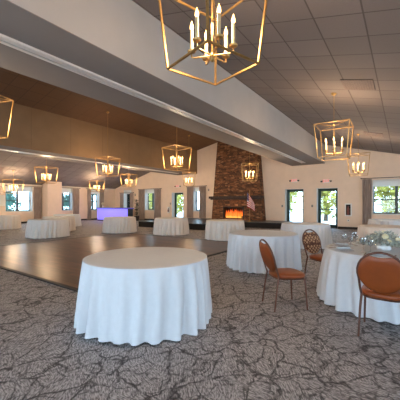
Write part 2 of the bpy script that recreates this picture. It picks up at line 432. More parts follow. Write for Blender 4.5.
for i, (a, b) in enumerate(back_doors):
    e = thing(f'door_{i+1}', None, None); e['kind'] = 'structure'
    f0, f1 = YW+.34, YW+.42;
    MB().box((a, YW-.01, 0), (a+.015, f0, 2.36)).box((b-.015, YW-.01, 0), (b, f0, 2.36)).box((a, YW-.01, 2.345), (b, f0, 2.36)).build('jamb', M['sill'], e)
    z1 = 2.36; fr = MB()
    for q in ((a, a+.07, 0, z1), (b-.07, b, 0, z1), (a, b, z1-.07, z1)): fr.box((q[0], f0, q[2]), (q[1], f1+.04, q[3]))
    fr.build('door_frame', M['frame_green'], e)
    lf = MB()
    for q in ((a+.07, a+.17, .01, z1-.07), (b-.17, b-.07, .01, z1-.07), (a+.07, b-.07, .01, .2), (a+.07, b-.07, z1-.17, z1-.07)): lf.box((q[0], f0+.03, q[2]), (q[1], f1, q[3]))
    lf.build('door_leaf', M['frame_green'], e)
    MB().box((a+.17, f0+.06, .2), (b-.17, f0+.066, z1-.17)).build('pane', M['glass'], e)
    MB().box((a+.1, f0-.05, 1.06), (b-.1, f0-.02, 1.11)).box((a+.12, f0-.03, 1.06), (a+.18, f0+.03, 1.11)).box((b-.18, f0-.03, 1.06), (b-.12, f0+.03, 1.11)).build('push_bar', M['frame_green'], e)
    MB().box((a, YW, 0), (b, YW+TH, .02)).build('threshold', M['base'], e)

# curtains and rods
def curtain(a, b, axis, base, out, z0, z1, label, seed=0):
    rnd = random.Random(seed); n = max(4, int((b-a)/.09)); K = n*8; mb = MB(); vs = []; fs = []
    rows = 10
    for r in range(rows+1):
        z = z0+(z1-z0)*r/rows; sq = 1-.06*math.sin(PI*min(1, r/rows*1.2))
        for k in range(K+1):
            f = k/K; u = (a+b)/2+(f-.5)*(b-a)*sq; d = .10+.045*math.sin(2*PI*n*f+.4*math.sin(r*.7+seed))
            vs.append((u, base-out*d, z) if axis == 'y' else (base-out*d, u, z))
    m = len(vs)
    for v in list(vs): vs.append((v[0], v[1]+.004, v[2]) if axis == 'y' else (v[0]+.004, v[1], v[2]))
    W = K+1
    for r in range(rows):
        for k in range(K):
            q = (r*W+k, r*W+k+1, (r+1)*W+k+1, (r+1)*W+k); fs.append(q); fs.append(tuple(m+i for i in reversed(q)))
    mb.add(vs, fs); o = mb.build('curtain', M['curtain'], smooth=True)
    return tag(o, label, 'curtain', 'taupe curtain panels')
def rod(a, b, axis, base, out, z, label):
    P = (lambda u, d: (u, base-out*d, z)) if axis == 'y' else (lambda u, d: (base-out*d, u, z))
    e = thing('curtain_rod', label, 'curtain rod', group='curtain rods')
    MB().tube([P(a-.04, .10), P(b+.04, .10)], .016, 8).build('rod', M['black'], e)
    for u in (a-.05, b+.05):
        MB().tube([P(u-.03, .10), P(u+.03, .10)], .028, 8).build('finial', M['black'], e)
    for u in (a+.02, b-.02): MB().tube([P(u, .10), P(u, .0)], .01, 6).build('bracket', M['black'], e)
cdefs = [
 ('y', YW, 1, [(-21.95, -21.5), (-20.58, -20.16)], 2.45, 'the narrow back-wall window between bar and tall plant'),
 ('y', YW, 1, [(-19.44, -18.72), (-17.52, -16.77)], 2.72, 'the back-wall window between tall plant and left exit'),
 ('y', YW, 1, [(-13.98, -13.36), (-12.78, -12.2)], 2.78, 'the narrow window left of the stone fireplace'),
 ('y', YW, 1, [(-1.86, -1.42), (.8, 1.3)], 2.80, 'the wide window at the photo\'s right edge'),
 ('x', XL, -1, [(10.62, 11.2)], 2.72, 'the wide left-wall window'),
 ('x', XL, -1, [(12.38, 12.52), (13.78, 14.36)], 2.74, 'the left-wall window just past the pier'),
 ('x', XL, -1, [(15.12, 15.52), (16.40, 16.85)], 2.76, 'the left-wall window nearest the bar')]
for i, (ax, base, out, pans, z1, wh) in enumerate(cdefs):
    for j, (a, b) in enumerate(pans):
        curtain(a, b, ax, base, out, .04 if ax == 'x' else (.36 if -14.2 < a < -12 else .04), z1-.03, f"taupe curtain {'left' if j == 0 and len(pans) > 1 else 'right'} of {wh}", i*3+j)
    rod(pans[0][0] if len(pans) > 1 else 8.82, pans[-1][1], ax, base, out, z1+.01, f'thin dark curtain rod over {wh}')

# ------------------------------------------------------------------ dance floor
t = thing('dance_floor', 'square dark wood plank dance floor laid over the carpet', 'dance floor', (-7.675, 6.05, 0))
MB().box((-3.3, -3.28, .001), (3.3, 3.28, .022)).build('plank_surface', M['plank'], t)
for q in (((-3.375, -3.36, 0), (3.375, -3.28, .024)), ((-3.375, 3.28, 0), (3.375, 3.36, .024)), ((-3.375, -3.28, 0), (-3.3, 3.28, .024)), ((3.3, -3.28, 0), (3.375, 3.28, .024))):
    MB().box(*q).build('edge_strip', M['base'], t)

# ------------------------------------------------------------------ tables
def cloth_mesh(R, H, seed, nf=27, flare=.05, amp=.052, K=300):
    rnd = random.Random(seed); ph = [rnd.uniform(0, 2*PI) for _ in range(6)]
    def fold(a):
        w = nf*a+1.2*math.sin(3*a+ph[0])+.8*math.sin(5*a+ph[1])
        s = math.sin(w); am = .75+.35*math.sin(4*a+ph[2])+.2*math.sin(7*a+ph[3])
        return (math.copysign(abs(s)**.8, s))*am
    mb = MB(); rings = []
    for fr in (.02, .35, .7, .93): rings.append([(R*fr*math.cos(2*PI*k/K), R*fr*math.sin(2*PI*k/K), H) for k in range(K)])
    rings.append([((R-.012)*math.cos(2*PI*k/K), (R-.012)*math.sin(2*PI*k/K), H-.001) for k in range(K)])
    for h, pinch in ((.006, 0), (.02, .0), (.05, .12), (.1, .28), (.2, .52), (.32, .70), (.46, .84), (.6, .94), (.72, 1), (H-.016, 1.03)):
        z = H-h; ring = []
        for k in range(K):
            a = 2*PI*k/K; f = fold(a+.035*math.sin(h*5+ph[4]))
            r = R+flare*(h/H)**.8+amp*pinch*f+.004*pinch*math.sin(53*a+ph[5])
            zz = z if h < H-.05 else z+.008*(1+math.sin(3*a+ph[1]))*.6
            ring.append((r*math.cos(a), r*math.sin(a), zz))
        rings.append(ring)
    mb.rings(rings, cap=False); n0 = len(mb.v); mb.f.append(tuple(range(K))); mb.m.append(0)
    return mb
def table(loc, label, rz, seed, mat, R=.76, flare=.045, proto={}):
    key = (seed, mat.name, R); t = thing('round_table', label, 'table', loc, rz, 'round banquet tables with white cloths')
    if key not in proto:
        proto[key] = cloth_mesh(R, .765, seed, flare=flare).build('tablecloth', mat, t, smooth=True)
    else:
        o = proto[key].copy(); COL.objects.link(o); o.parent = t
    k2 = ('top', R)
    if k2 not in proto:
        proto[k2] = MB().lathe([(R-.04, .73), (R-.02, .735), (R-.02, .753), (R-.04, .758)], 48).build('tabletop', M['mantel'], t)
    else:
        o = proto[k2].copy(); COL.objects.link(o); o.parent = t
    return t
TB = [((-2.67, 2.63), 'large white clothed round table alone in the foreground beside the dance floor', 0, 'cloth'),
      ((-.25, 4.95), 'round white clothed table at right set with glasses, plates and flowers', 4, 'cloth'),
      ((-2.62, 6.22), 'bare white clothed round table behind the left brown chair', 2, 'cloth'),
      ((-2.72, 10.05), 'white clothed round table in front of the two right-hand glass doors', 3, 'cloth'),
      ((-5.96, 10.25), 'white clothed round table in front of the stone fireplace', 1, 'ivory'),
      ((-8.96, 10.4), 'white clothed round table in front of the left exit door, behind the dance floor', 2, 'ivory'),
      ((-11.66, 9.6), 'white clothed round table in front of the violet lit bar', 0, 'ivory'),
      ((-12.6, 6.5), 'cream clothed round table beside the dance floor, in front of the wall pier', 3, 'ivory'),
      ((-14.9, 8.25), 'cream clothed round table half hidden just behind the table left of the dance floor', 1, 'ivory'),
      ((-17.5, 10.2), 'white clothed round table beneath the left-wall window right of the pier', 2, 'cloth'),
      ((-18.6, 7.1), 'clothed round table cut by the left edge of the photo, under the wide left window', 0, 'ivory'),
      ((-.39, 10.2), 'white clothed round table directly behind the set table with flowers', 2, 'ivory'),
      ((-.5, 14.6), 'white clothed round table under the wide window at right', 3, 'cloth')]
for i, ((x, y), lab, sd, mt) in enumerate(TB): table((x, y, 0), lab, i*1.3, sd, M[mt], flare=.11 if sd == 4 else .045)

# ------------------------------------------------------------------ chairs
def make_chair(label, loc, rz):
    t = thing('banquet_chair', label, 'chair', loc, rz, 'russet banquet chairs')
    def outline(sx, sy, z, n=40, p=3.4, dx=0):
        r = []
        for k in range(n):
            a = 2*PI*k/n; c, s_ = math.cos(a), math.sin(a)
            x = sx*math.copysign(abs(c)**(2/p), c); y = sy*math.copysign(abs(s_)**(2/p), s_)
            r.append((x+dx, y*(1+.07*x/sx), z))
        return r
    MB().rings([outline(.205, .205, .425), outline(.215, .215, .435), outline(.22, .22, .455), outline(.208, .208, .476), outline(.17, .17, .487), outline(.05, .05, .492)]).build('seat', M['vinyl'], t, smooth=True)
    MB().tube([(p[0], p[1], .418) for p in outline(.208, .205, 0, 28)], .011, 6, closed=True).build('seat_frame', M['copper'], t, smooth=True)
    BX = lambda z: -.205-.30*(z-.46)
    path = [(BX(.44), .19, .44), (BX(.5), .2, .5)]
    for k in range(-2, 15):
        a = math.radians(-26+k*(232/12.0)*.0+0) if False else math.radians(-18+(k+2)*(216/16.0))
        path.append((BX(.70+.226*math.sin(a)), .220*math.cos(a), .70+.226*math.sin(a)))
    path += [(BX(.5), -.2, .5), (BX(.44), -.19, .44)]
    MB().tube(path, .0125, 8).build('back_frame', M['copper'], t, smooth=True)
    def oval(ry, rz_, off):
        r = []
        for k in range(48):
            a = 2*PI*k/48; y = ry*math.cos(a); z = rz_*math.sin(a)
            if z > 0: z -= .040*(rz_/.21)**2*max(0, 1-(y/.10)**2)
            zz = .70+z; r.append((BX(zz)+off, y, zz))
        return r
    bk = MB().rings([oval(.04, .04, -.024), oval(.15, .14, -.023), oval(.198, .192, -.018), oval(.217, .213, -.006), oval(.217, .213, .004)]).build('backrest', M['vinyl'], t, smooth=True)
    cu = MB().rings([oval(.214, .210, .004), oval(.205, .20, .016), oval(.17, .16, .026), oval(.05, .05, .03)]).build('back_cushion', M['pattern'], t, smooth=True)
    cu['label'] = 'patterned front of the oval backrest'
    for s in (-1, 1):
        MB().tube([(.17, s*.19, .42), (.18, s*.205, .3), (.20, s*.215, .0)], [.0135, .0125, .011], 8).build('leg', M['copper'], t, smooth=True)
        MB().tube([(BX(.44), s*.19, .445), (-.225, s*.2, .3), (-.265, s*.21, .0)], [.0135, .0125, .011], 8).build('leg', M['copper'], t, smooth=True)
    return t
ch = make_chair('russet chair standing away from the tables in mid floor, seen from its side', (-1.35, 4.02, 0), math.radians(45))
dup(ch, 'russet chair with patterned oval backrest facing the camera, left of the set table', (-1.19, 5.60, 0), math.radians(-29))
dup(ch, 'russet chair seen from behind at the right edge, drawn up to the set table', (-.18, 3.79, 0), math.radians(88))

# ------------------------------------------------------------------ table settings on the set table
TX, TY, TZ = -.25, 4.95, .766
def setting(ang, i, where):
    a = math.radians(ang)
    def at(r, side): return (TX+r*math.cos(a)-side*math.sin(a), TY+r*math.sin(a)+side*math.cos(a), TZ)
    o = MB().lathe([(.06, .0), (.085, .004), (.135, .014), (.137, .017), (.088, .009), (.0005, .006)], 32, cap=False).build('dinner_plate', M['porcelain'], smooth=True)
    o.location = at(.57, 0); tag(o, f'white dinner plate {where}', 'plate', 'plates on the set table')
    e = thing('folded_napkin', f'pale blue folded napkin lying on the plate {where}', 'napkin', (*at(.57, 0)[:2], TZ+.010), a, 'napkins on the set table')
    MB().box((-.09, -.035, 0), (.09, .035, .012)).box((-.085, -.03, .012), (.08, .03, .022)).build('napkin_fold', M['napkin'], e, bevel=.004)
    for k, (nm, sd) in enumerate((('fork', .165), ('knife', -.165))):
        mb = MB()
        if nm == 'fork':
            mb.box((-.09, -.004, 0), (.04, .004, .004)).box((.04, -.012, 0), (.06, .012, .004))
            for q in (-.010, -.003, .004): mb.box((.06, q, 0), (.10, q+.004, .004))
        else: mb.box((-.1, -.006, 0), (0, .006, .005)).box((0, -.008, 0), (.11, .006, .003))
        o = mb.build(nm, M['copper']); o.location = at(.60, sd); o.rotation_euler = (0, 0, a+PI)
        tag(o, f'copper {nm} beside the plate {where}', nm, nm+' set on the set table')
    for k, (r, sd, h, rb, cat) in enumerate(((.46, -.20, .20, .040, 'wine glass'), (.40, -.12, .165, .036, 'water goblet'))):
        g = thing(cat.replace(' ', '_'), f"clear {'tall' if k == 0 else 'short'} stemmed {cat} above the plate {where}", 'glass', at(r, sd), 0, cat+' row on the set table')
        MB().lathe([(.03, 0), (.032, .003), (.005, .008)], 16).build('foot', M['glassware'], g, smooth=True)
        MB().tube([(0, 0, .006), (0, 0, h*.48)], .0045, 6).build('stem', M['glassware'], g, smooth=True)
        MB().lathe([(.005, h*.47), (rb*.8, h*.56), (rb, h*.72), (rb*.85, h), (rb*.80, h), (rb*.94, h*.72), (rb*.74, h*.58), (.003, h*.5)], 16, cap=False).build('bowl', M['glassware'], g, smooth=True)
def glassware():
    m = bpy.data.materials.new('drinking_glass'); m.use_nodes = True; nt = m.node_tree; nt.nodes.clear()
    o = N(nt, 'ShaderNodeOutputMaterial'); t = N(nt, 'ShaderNodeBsdfTransparent'); g = N(nt, 'ShaderNodeBsdfGlossy', Roughness=.08)
    f = N(nt, 'ShaderNodeLayerWeight', Blend=.55); x = N(nt, 'ShaderNodeMixShader')
    t.inputs[0].default_value = (.92, .94, .95, 1)
    nt.links.new(f.outputs[1], x.inputs[0]); nt.links.new(t.outputs[0], x.inputs[1]); nt.links.new(g.outputs[0], x.inputs[2]); nt.links.new(x.outputs[0], o.inputs[0])
    return m
M['glassware'] = glassware()
for i, (ang, wh) in enumerate(((-90, 'nearest the right-hand chair'), (-145, 'at the near left of the set table'), (168, 'before the patterned-back chair'), (125, 'at the far left of the set table'), (82, 'behind the flowers'))):
    setting(ang, i, wh)
# flower centrepiece
t = thing('flower_centrepiece', 'low spreading arrangement of cream roses and grey-green leaves on the set table', 'flowers', (-.235, 4.93, TZ)); t.scale = (1.05, 1.05, 1.1)
MB().lathe([(.08, 0), (.09, .02), (.085, .06), (.07, .07)], 20).build('vase', M['porcelain'], t, smooth=True)
rnd = random.Random(5); lf = MB()
for k in range(1000):
    a = rnd.uniform(0, 2*PI); q = rnd.random()**.5; R = Vector((math.cos(a)*.29*q, math.sin(a)*.20*q, .05+.17*(1-q*q)*rnd.uniform(.3, 1)+.01))
    d = Vector((rnd.uniform(-1, 1), rnd.uniform(-1, 1), rnd.uniform(-.2, 1))).normalized(); s_ = d.orthogonal().normalized()*rnd.uniform(.009, .018); L = rnd.uniform(.03, .06)
    up = d.cross(s_).normalized()*.004
    lf.add([R, R+d*L*.5+s_+up, R+d*L, R+d*L*.5-s_+up], [(0, 1, 2, 3)])
lf.build('foliage', M['leaf'], t)
rose = MB()
rose.lathe([(.004, -.02), (.024, -.012), (.032, .004), (.028, .02), (.018, .012), (.014, .022), (.006, .016), (.001, .024)], 12, cap=False)
r0 = None
for k, (x, y, z, s_) in enumerate([(.02, -.1, .17, 1.3), (-.12, -.08, .13, 1.0), (-.24, -.02, .1, .9), (.16, -.08, .14, 1.1), (.0, .02, .22, 1.0), (.24, -.02, .1, .9), (-.08, .07, .19, 1), (.12, .08, .18, .9), (.07, -.12, .12, 1.0), (-.18, .06, .15, .8)]):
    if r0 is None: o = r0 = rose.build('rose', M['rose'], t, smooth=True)
    else: o = r0.copy(); COL.objects.link(o); o.parent = t
    o.location = (x, y, z); o.scale = (s_*1.0,)*3; o.rotation_euler = (.5 if y < 0 else -.3, x, k)

# ------------------------------------------------------------------ lanterns
def make_lantern(label, loc, rz, ztop_ceiling, power=1, proto={}):
    t = thing('lantern_pendant', label, 'pendant light', loc, rz, 'gold cage lantern pendants')
    hb, ht, H, r = .338, .412, .85, .0135
    if not proto:
        cb = [(-hb, -hb, 0), (hb, -hb, 0), (hb, hb, 0), (-hb, hb, 0)]; ct = [(-ht, -ht, H), (ht, -ht, H), (ht, ht, H), (-ht, ht, H)]
        L = []
        for nm, c in (('bottom_frame', cb), ('top_frame', ct)):
            mb = MB()
            for i in range(4): mb.bar(c[i], c[(i+1) % 4], r)
            L.append((None, mb.build(nm, M['gold'])))
        mb = MB()
        for i in (0, 1): mb.bar(ct[i], ct[i+2], .007)
        L.append((None, mb.build('top_cross_bar', M['gold'])))
        for i in range(4): L.append((None, MB().bar(cb[i], ct[i], r).build('corner_bar', M['gold'])))
        mb = MB().tube([(0, 0, .06), (0, 0, H+.05)], .011, 8).lathe([(.002, .04), (.022, .06), (.03, .09), (.022, .12), (.01, .14)], 12)
        mb.lathe([(.01, H), (.028, H+.02), (.01, H+.05)], 10)
        L.append((None, mb.build('stem', M['gold'], smooth=True)))
        for k in range(6):
            a = k*PI/3+.646; c, s_ = math.cos(a), math.sin(a); R = .225
            P = lambda q, z: (q*c, q*s_, z)
            arm = MB().tube([P(.015, .11), P(.1, .11), P(.19, .11), P(R, .12), P(R, .18)], .008, 6).build('candle_arm', M['gold'], smooth=True)
            dish = MB().lathe([(.006, .165), (.040, .175), (.046, .19), (.018, .184), (.018, .195)], 12, c=(R*c, R*s_, 0)).build('drip_dish', M['gold'], smooth=True)
            sl = MB().lathe([(.0185, .185), (.0185, .405), (.012, .412)], 10, c=(R*c, R*s_, 0)).build('candle_sleeve', M['candle'], smooth=True)
            bu = MB().lathe([(.008, .41), (.021, .432), (.018, .46), (.007, .495), (.001, .515)], 10, c=(R*c, R*s_, 0)).build('bulb', M['flame'], smooth=True)
            for x in (dish, sl, bu): x.parent = arm
            L.append((None, arm))
        proto['L'] = [o for _, o in L]
        for o in proto['L']: o.parent = t
    else:
        for o in proto['L']: copy_tree(o, t)
    top = ztop_ceiling-loc[2]
    MB().tube([(0, 0, H+.04), (0, 0, top-.04)], .006, 6).build('hanging_rod', M['gold'], t)
    MB().lathe([(.02, top-.06), (.06, top-.035), (.07, top-.01), (.07, top+.02)], 16).build('canopy', M['gold'], t, smooth=True)
    li = bpy.data.lights.new('lantern_glow', 'POINT'); li.energy = LAMP*power; li.color = (1, .70, .42); li.shadow_soft_size = .20
    lo = bpy.data.objects.new('lantern_glow', li); COL.objects.link(lo); lo.location = (loc[0], loc[1], loc[2]+.46)
    return t
LAMP = 104
LN = [((-1.65, 2.57, 2.87), -17, CR, 'largest lantern, cropped by the top edge of the photo'),
      ((-1.50, 8.25, 2.63), 2, CR, 'lantern hanging above the two right-hand exit signs, below the ceiling vent'),
      ((-1.55, 13.7, 2.63), 6, CR, 'smaller lantern hanging left of the wide right-hand window'),
      ((-7.44, 2.4, 2.90), 20, CM, 'lantern cut by the left edge of the photo'),
      ((-7.3, 8.8, 2.78), -8, CM, 'lantern hanging left of the chimney, over the dance floor'),
      ((-6.5, 13.7, 2.62), 30, CM, 'lantern hanging in front of the stone chimney'),
      ((-11.7, 8.9, 2.79), 6, CM, 'lantern hanging in front of the second beam above the violet bar'),
      ((-11.5, 15.1, 2.62), 40, CM, 'lantern hanging above the narrow window left of the fireplace'),
      ((-16.1, 8.2, 2.58), 15, CL, 'lantern hanging in front of the top of the wall pier'),
      ((-15.6, 13.6, 2.62), 10, CL, 'small lantern hanging in front of the gable right of the violet bar'),
      ((-20.4, 8.3, 2.12), 25, CL, 'small lantern hanging over the wide left-wall window'),
      ((-19.9, 14.1, 2.40), 5, CL, 'small lantern hanging over the window left of the violet bar')]
for loc, rz, cf, lab in LN: make_lantern('gold cage '+lab, loc, math.radians(rz), cf(loc[0]), 1.5 if loc[0] < -13 else 1)

# ------------------------------------------------------------------ stage, fireplace, fire
t = thing('stage_platform', 'low black stage platform along the back wall in front of the fireplace', 'stage', (-9.5, 15.5, 0))
poly = [(-13.6, 18.18), (-13.55, 12.6), (-8.9, 12.9), (-7.9, 15.9), (-5.7, 16.15), (-5.7, 18.18)]; poly = [(x+9.5, y-15.5) for x, y in poly]
MB().prism(poly, 0, .31).build('stage_skirt', M['stagefront'], t); MB().prism([(x*1.0, y) for x, y in poly], .31, .34).build('stage_deck', M['stagetop'], t)

FX = -9.4
t = thing('stone_fireplace', 'tall tapered brown stacked stone chimney with fireplace and dark mantel', 'fireplace', (FX, 17.6, .34))
def chim():
    z0, z1 = 0, 5.68; wl0, wl1 = -1.95, -1.5; wr0, wr1 = 1.95, 1.5; y0, y1, yb = 0, .1, .59
    ox0, ox1, oz0, oz1 = -.92, .56, .1, .84
    X = lambda z, s: s*(1.95-.45*z/z1)
    mb = MB(); Y = lambda z: .1*z/z1
    def seg(xa0, xa1, xb0, xb1, za, zb):
        mb.hexa([(xa0, Y(za), za), (xa1, Y(za), za), (xa1, yb, za), (xa0, yb, za)], [(xb0, Y(zb), zb), (xb1, Y(zb), zb), (xb1, yb, zb), (xb0, yb, zb)])
    seg(X(0, -1), X(0, 1), X(oz0, -1), X(oz0, 1), 0, oz0)
    seg(X(oz0, -1), ox0, X(oz1, -1), ox0, oz0, oz1); seg(ox1, X(oz0, 1), ox1, X(oz1, 1), oz0, oz1)
    seg(X(oz1, -1), X(oz1, 1), X(z1, -1), X(z1, 1), oz1, z1)
    xt = X(z1, 1); mb.hexa([(-xt, Y(z1), z1), (xt, Y(z1), z1), (xt, yb, z1), (-xt, yb, z1)], [(-.02, Y(z1), 6.0), (.02, Y(z1), 6.0), (.02, yb, 6.0), (-.02, yb, 6.0)])
    return mb
chim().build('chimney', M['stone'], t)
MB().box((-2.05, -.24, 1.46), (2.05, .0, 1.62)).box((-1.95, -.16, 1.38), (1.95, .02, 1.46)).build('mantel', M['mantel'], t, bevel=.01)
MB().box((-.92, .5, .1), (.56, .55, .84)).box((-.92, .0, .1), (-.9, .5, .84)).box((.54, .0, .1), (.56, .5, .84)).box((-.9, .02, .1), (.54, .5, .12)).box((-.9, .02, .82), (.54, .5, .84)).build('firebox', M['soot'], t)
fr = MB()
for q in ((-.98, -.91, .08, .9), (.55, .62, .08, .9), (-.98, .62, .84, .9)): fr.box((q[0], -.03, q[2]), (q[1], .03, q[3]))
fr.build('surround', M['black'], t)
t = thing('fire', 'orange log fire burning in the stone fireplace', 'fire', (FX-.18, 17.8, .47))
for k, (x, y, z, a) in enumerate([(-.3, 0, .06, .1), (.35, .03, .06, -.15), (0, -.03, .13, .05), (.1, .08, .15, -.2)]):
    MB().tube([(x-.33, y-a*.3, z), (x, y, z+.015), (x+.33, y+a*.3, z)], [.05, .06, .05], 10).build('log', M['log'], t, smooth=True)
rnd = random.Random(11)
for k in range(34):
    x = -.66+1.32*(k+.5)/34+rnd.uniform(-.02, .02); y = rnd.uniform(-.08, .12); h = rnd.uniform(.42, .66)*(1-.2*abs(x)/.85); ph = rnd.uniform(0, 6); w_ = rnd.uniform(.05, .08)
    pts = [(x+.03*math.sin(ph+q*3)*q, y, .0+h*q) for q in (0, .2, .4, .6, .8, 1)]
    MB().tube(pts, [w_*.8, w_, w_*.95, w_*.7, w_*.4, .004], 10).build('flame', M['fire'], t, smooth=True)
li = bpy.data.lights.new('fire_glow', 'POINT'); li.energy = 25; li.color = (1, .38, .1); li.shadow_soft_size = .3
lo = bpy.data.objects.new('fire_glow', li); COL.objects.link(lo); lo.location = (FX, 17.45, .9)

# flag
t = thing('flag_on_stand', 'American flag hanging from a pole on the stage right of the fire', 'flag', (-7.85, 16.55, .34), math.radians(25))
MB().lathe([(.13, 0), (.13, .02), (.05, .04), (.02, .10), (.018, .12)], 20).build('base', M['gold'], t, smooth=True)
MB().tube([(0, 0, .08), (0, 0, 1.86)], .014, 8).build('pole', M['gold'], t, smooth=True)
MB().lathe([(.006, 1.85), (.03, 1.88), (.02, 1.92), (.002, 1.97)], 10).build('finial', M['gold'], t, smooth=True)
mb = MB(); NU, NV = 52, 39; vs = []
for j in range(NV+1):
    for i in range(NU+1):
        u = i/NU; v = j/NV     # u along the fly, v down the hoist
        x = -.16+.56*u*(1-.15*u); z = 1.80-.92*v*(1-.25*u)-.75*u**1.1*(1-v*.35)
        y = .045*math.sin(u*9+v*1.5)*min(1, u*4)
        vs.append((x, y, z))
fs = []; ms = []
for j in range(NV):
    for i in range(NU):
        a = j*(NU+1)+i; fs.append((a, a+1, a+NU+2, a+NU+1)); stripe = int(j/3)
        can = (i < NU*.18 and stripe < 7)
        star = can and (i % 4 in (1,) and j % 4 == 1)
        ms.append(1 if star else (2 if can else (0 if stripe % 2 == 0 else 1)))
mb.add(vs, fs); mb.m = ms
o = mb.build('banner', [M['flagred'], M['flagwhite'], M['flagblue']], t, smooth=True)
sd = o.modifiers.new('thick', 'SOLIDIFY'); sd.thickness = .003

# ------------------------------------------------------------------ bar
t = thing('lit_bar', 'long bar glowing violet blue with a dark counter at the far left', 'bar', (-19.65, 15.3, 0))
MB().box((-1.9, .06, .0), (1.9, .6, 1.03)).build('cabinet', M['black'], t)
MB().box((-1.92, .02, .1), (1.92, .06, .98)).build('glowing_panel', M['barglow'], t)
MB().box((-1.9, .04, 0), (1.9, .1, .1)).build('kick_plate', M['black'], t)
MB().box((-2.0, -.08, 1.03), (2.0, .68, 1.12)).build('counter', M['bartop'], t, bevel=.008)
MB().box((-1.95, -.02, 1.0), (1.95, .02, 1.03)).build('light_strip', M['ledstrip'], t)
li = bpy.data.lights.new('bar_glow', 'AREA'); li.shape = 'RECTANGLE'; li.size = 3.8; li.size_y = .5; li.energy = 14; li.color = (.3, .28, 1)
lo = bpy.data.objects.new('bar_glow', li); COL.objects.link(lo); lo.location = (-19.65, 15.2, .55); lo.rotation_euler = (-PI/2, 0, 0)
v = thing('bud_vase', 'small white vase of pale flowers on the left end of the bar', 'vase', (-21.1, 15.55, 1.12))
MB().lathe([(.05, 0), (.07, .05), (.06, .14), (.03, .2), (.035, .22)], 14).build('vase_body', M['porcelain'], v, smooth=True)
mb = MB(); rnd = random.Random(3)
for k in range(14):
    a = rnd.uniform(0, 6.28); q = rnd.uniform(.02, .12); z = rnd.uniform(.28, .42)
    mb.lathe([(.004, -.03), (.03, -.01), (.035, .015), (.004, .03)], 8, c=(q*math.cos(a), q*math.sin(a), z)); mb.tube([(0, 0, .18), (q*math.cos(a), q*math.sin(a), z)], .004, 4)
mb.build('blossoms', M['rose'], v, smooth=True)

# tall dark plant
t = thing('potted_plant', 'tall dark leafy plant in a black pot right of the violet bar', 'plant', (-18.5, 17.0, 0))
MB().lathe([(.16, 0), (.2, .1), (.23, .38), (.24, .40), (.21, .40), (.2, .36)], 20).build('pot', M['pot'], t, smooth=True)
MB().tube([(0, 0, .3), (.02, .01, 1.0), (-.02, 0, 1.7)], [.03, .022, .01], 8).build('stem', M['bark'], t, smooth=True)
mb = MB(); rnd = random.Random(9)
for k in range(150):
    a = rnd.uniform(0, 2*PI); z = rnd.uniform(.45, 1.75); L = rnd.uniform(.16, .3); d = Vector((math.cos(a), math.sin(a), rnd.uniform(-.3, .6))).normalized()
    p = Vector((0, 0, z)); s_ = Vector((-math.sin(a), math.cos(a), 0))*L*.2
    mb.add([p, p+d*L*.5+s_, p+d*L-Vector((0, 0, .03)), p+d*L*.5-s_], [(0, 1, 2, 3)])
mb.build('foliage', M['darkleaf'], t)

# ------------------------------------------------------------------ small wall things
def exit_sign(x, z, lab):
    t = thing('exit_sign', lab, 'exit sign', (x, YW-.05, z), 0, 'lit exit signs with lamp heads')
    MB().box((-.17, -.03, -.11), (.17, .05, .11)).build('housing', M['white'], t, bevel=.006)
    for s in (-1, 1):
        MB().tube([(s*.17, .0, .02), (s*.23, -.02, .0)], .02, 8).build('lamp_arm', M['black'], t)
        MB().lathe([(.02, -.04), (.05, -.02), (.052, .04), (.02, .05)], 12, c=(s*.26, -.03, -.02)).build('lamp_head', M['black'], t, smooth=True)
    text_mesh('EXIT', .2, M['exitred'], 'letters', t, Matrix.Translation((0, -.034, 0)) @ Matrix.Rotation(PI/2, 4, 'X') @ Matrix.Diagonal((.88, 1, 1, 1)))
exit_sign(-5.58, 2.88, 'red lettered exit sign above the glass door next to the fireplace')
exit_sign(-3.72, 2.76, 'red lettered exit sign above the right one of the two glass doors')
exit_sign(-14.95, 2.86, 'small red lettered exit sign above the far left glass door')
def extinguisher(x, z, lab, w=.36, h=.72):
    t = thing('extinguisher_cabinet', lab, 'fire extinguisher cabinet', (x, YW-.03, z), 0, 'wall cabinets for fire extinguishers')
    f = MB()
    for q in ((-w/2, -w/2+.06, -h/2, h/2), (w/2-.06, w/2, -h/2, h/2), (-w/2, w/2, -h/2, -h/2+.06), (-w/2, w/2, h/2-.06, h/2)): f.box((q[0], -.03, q[2]), (q[1], .03, q[3]))
    f.build('frame', M['white'], t); MB().box((-w/2+.05, .015, -h/2+.05), (w/2-.05, .03, h/2-.05)).build('recess', M['soot'], t)
    MB().lathe([(.05, -h/2+.08), (.06, -h/2+.12), (.06, h/2-.28), (.03, h/2-.2), (.02, h/2-.14)], 14, c=(0, -.045+.0, 0)).build('extinguisher', M['red'], t, smooth=True)
    MB().tube([(-.03, -.04, h/2-.13), (.06, -.05, h/2-.12)], .012, 6).build('handle', M['black'], t)
extinguisher(-2.56, 1.09, 'white framed extinguisher cabinet on the wall left of the wide window')
extinguisher(-15.95, .93, 'narrow extinguisher cabinet on the wall left of the far left glass door', .2, .5)
def plate(x, z, lab, mat, w=.09, h=.13, name='light_switch', cat='switch'):
    t = thing(name, lab, cat, (x, YW-.006, z)); MB().box((-w/2, 0, -h/2), (w/2, .006, h/2)).build('cover_plate', mat, t)
    MB().box((-w*.2, -.008, -h*.2), (w*.2, 0, h*.2)).build('toggle', M['white'] if mat is M['black'] else M['black'], t)
plate(-6.36, 1.29, 'dark wall switch left of the glass door next to the fireplace', M['black'])
plate(-4.52, 1.30, 'dark wall switch between the two right-hand glass doors', M['black'])
plate(-15.78+.0, 1.45, 'dark wall switch left of the far left glass door', M['black'])
plate(-2.56, .49, 'white wall outlet low under the extinguisher cabinet', M['white'], .12, .13, 'wall_outlet', 'outlet')
plate(-12.0, 2.48, 'small dark sensor high on the wall left of the chimney', M['black'], .1, .14, 'wall_sensor', 'sensor')
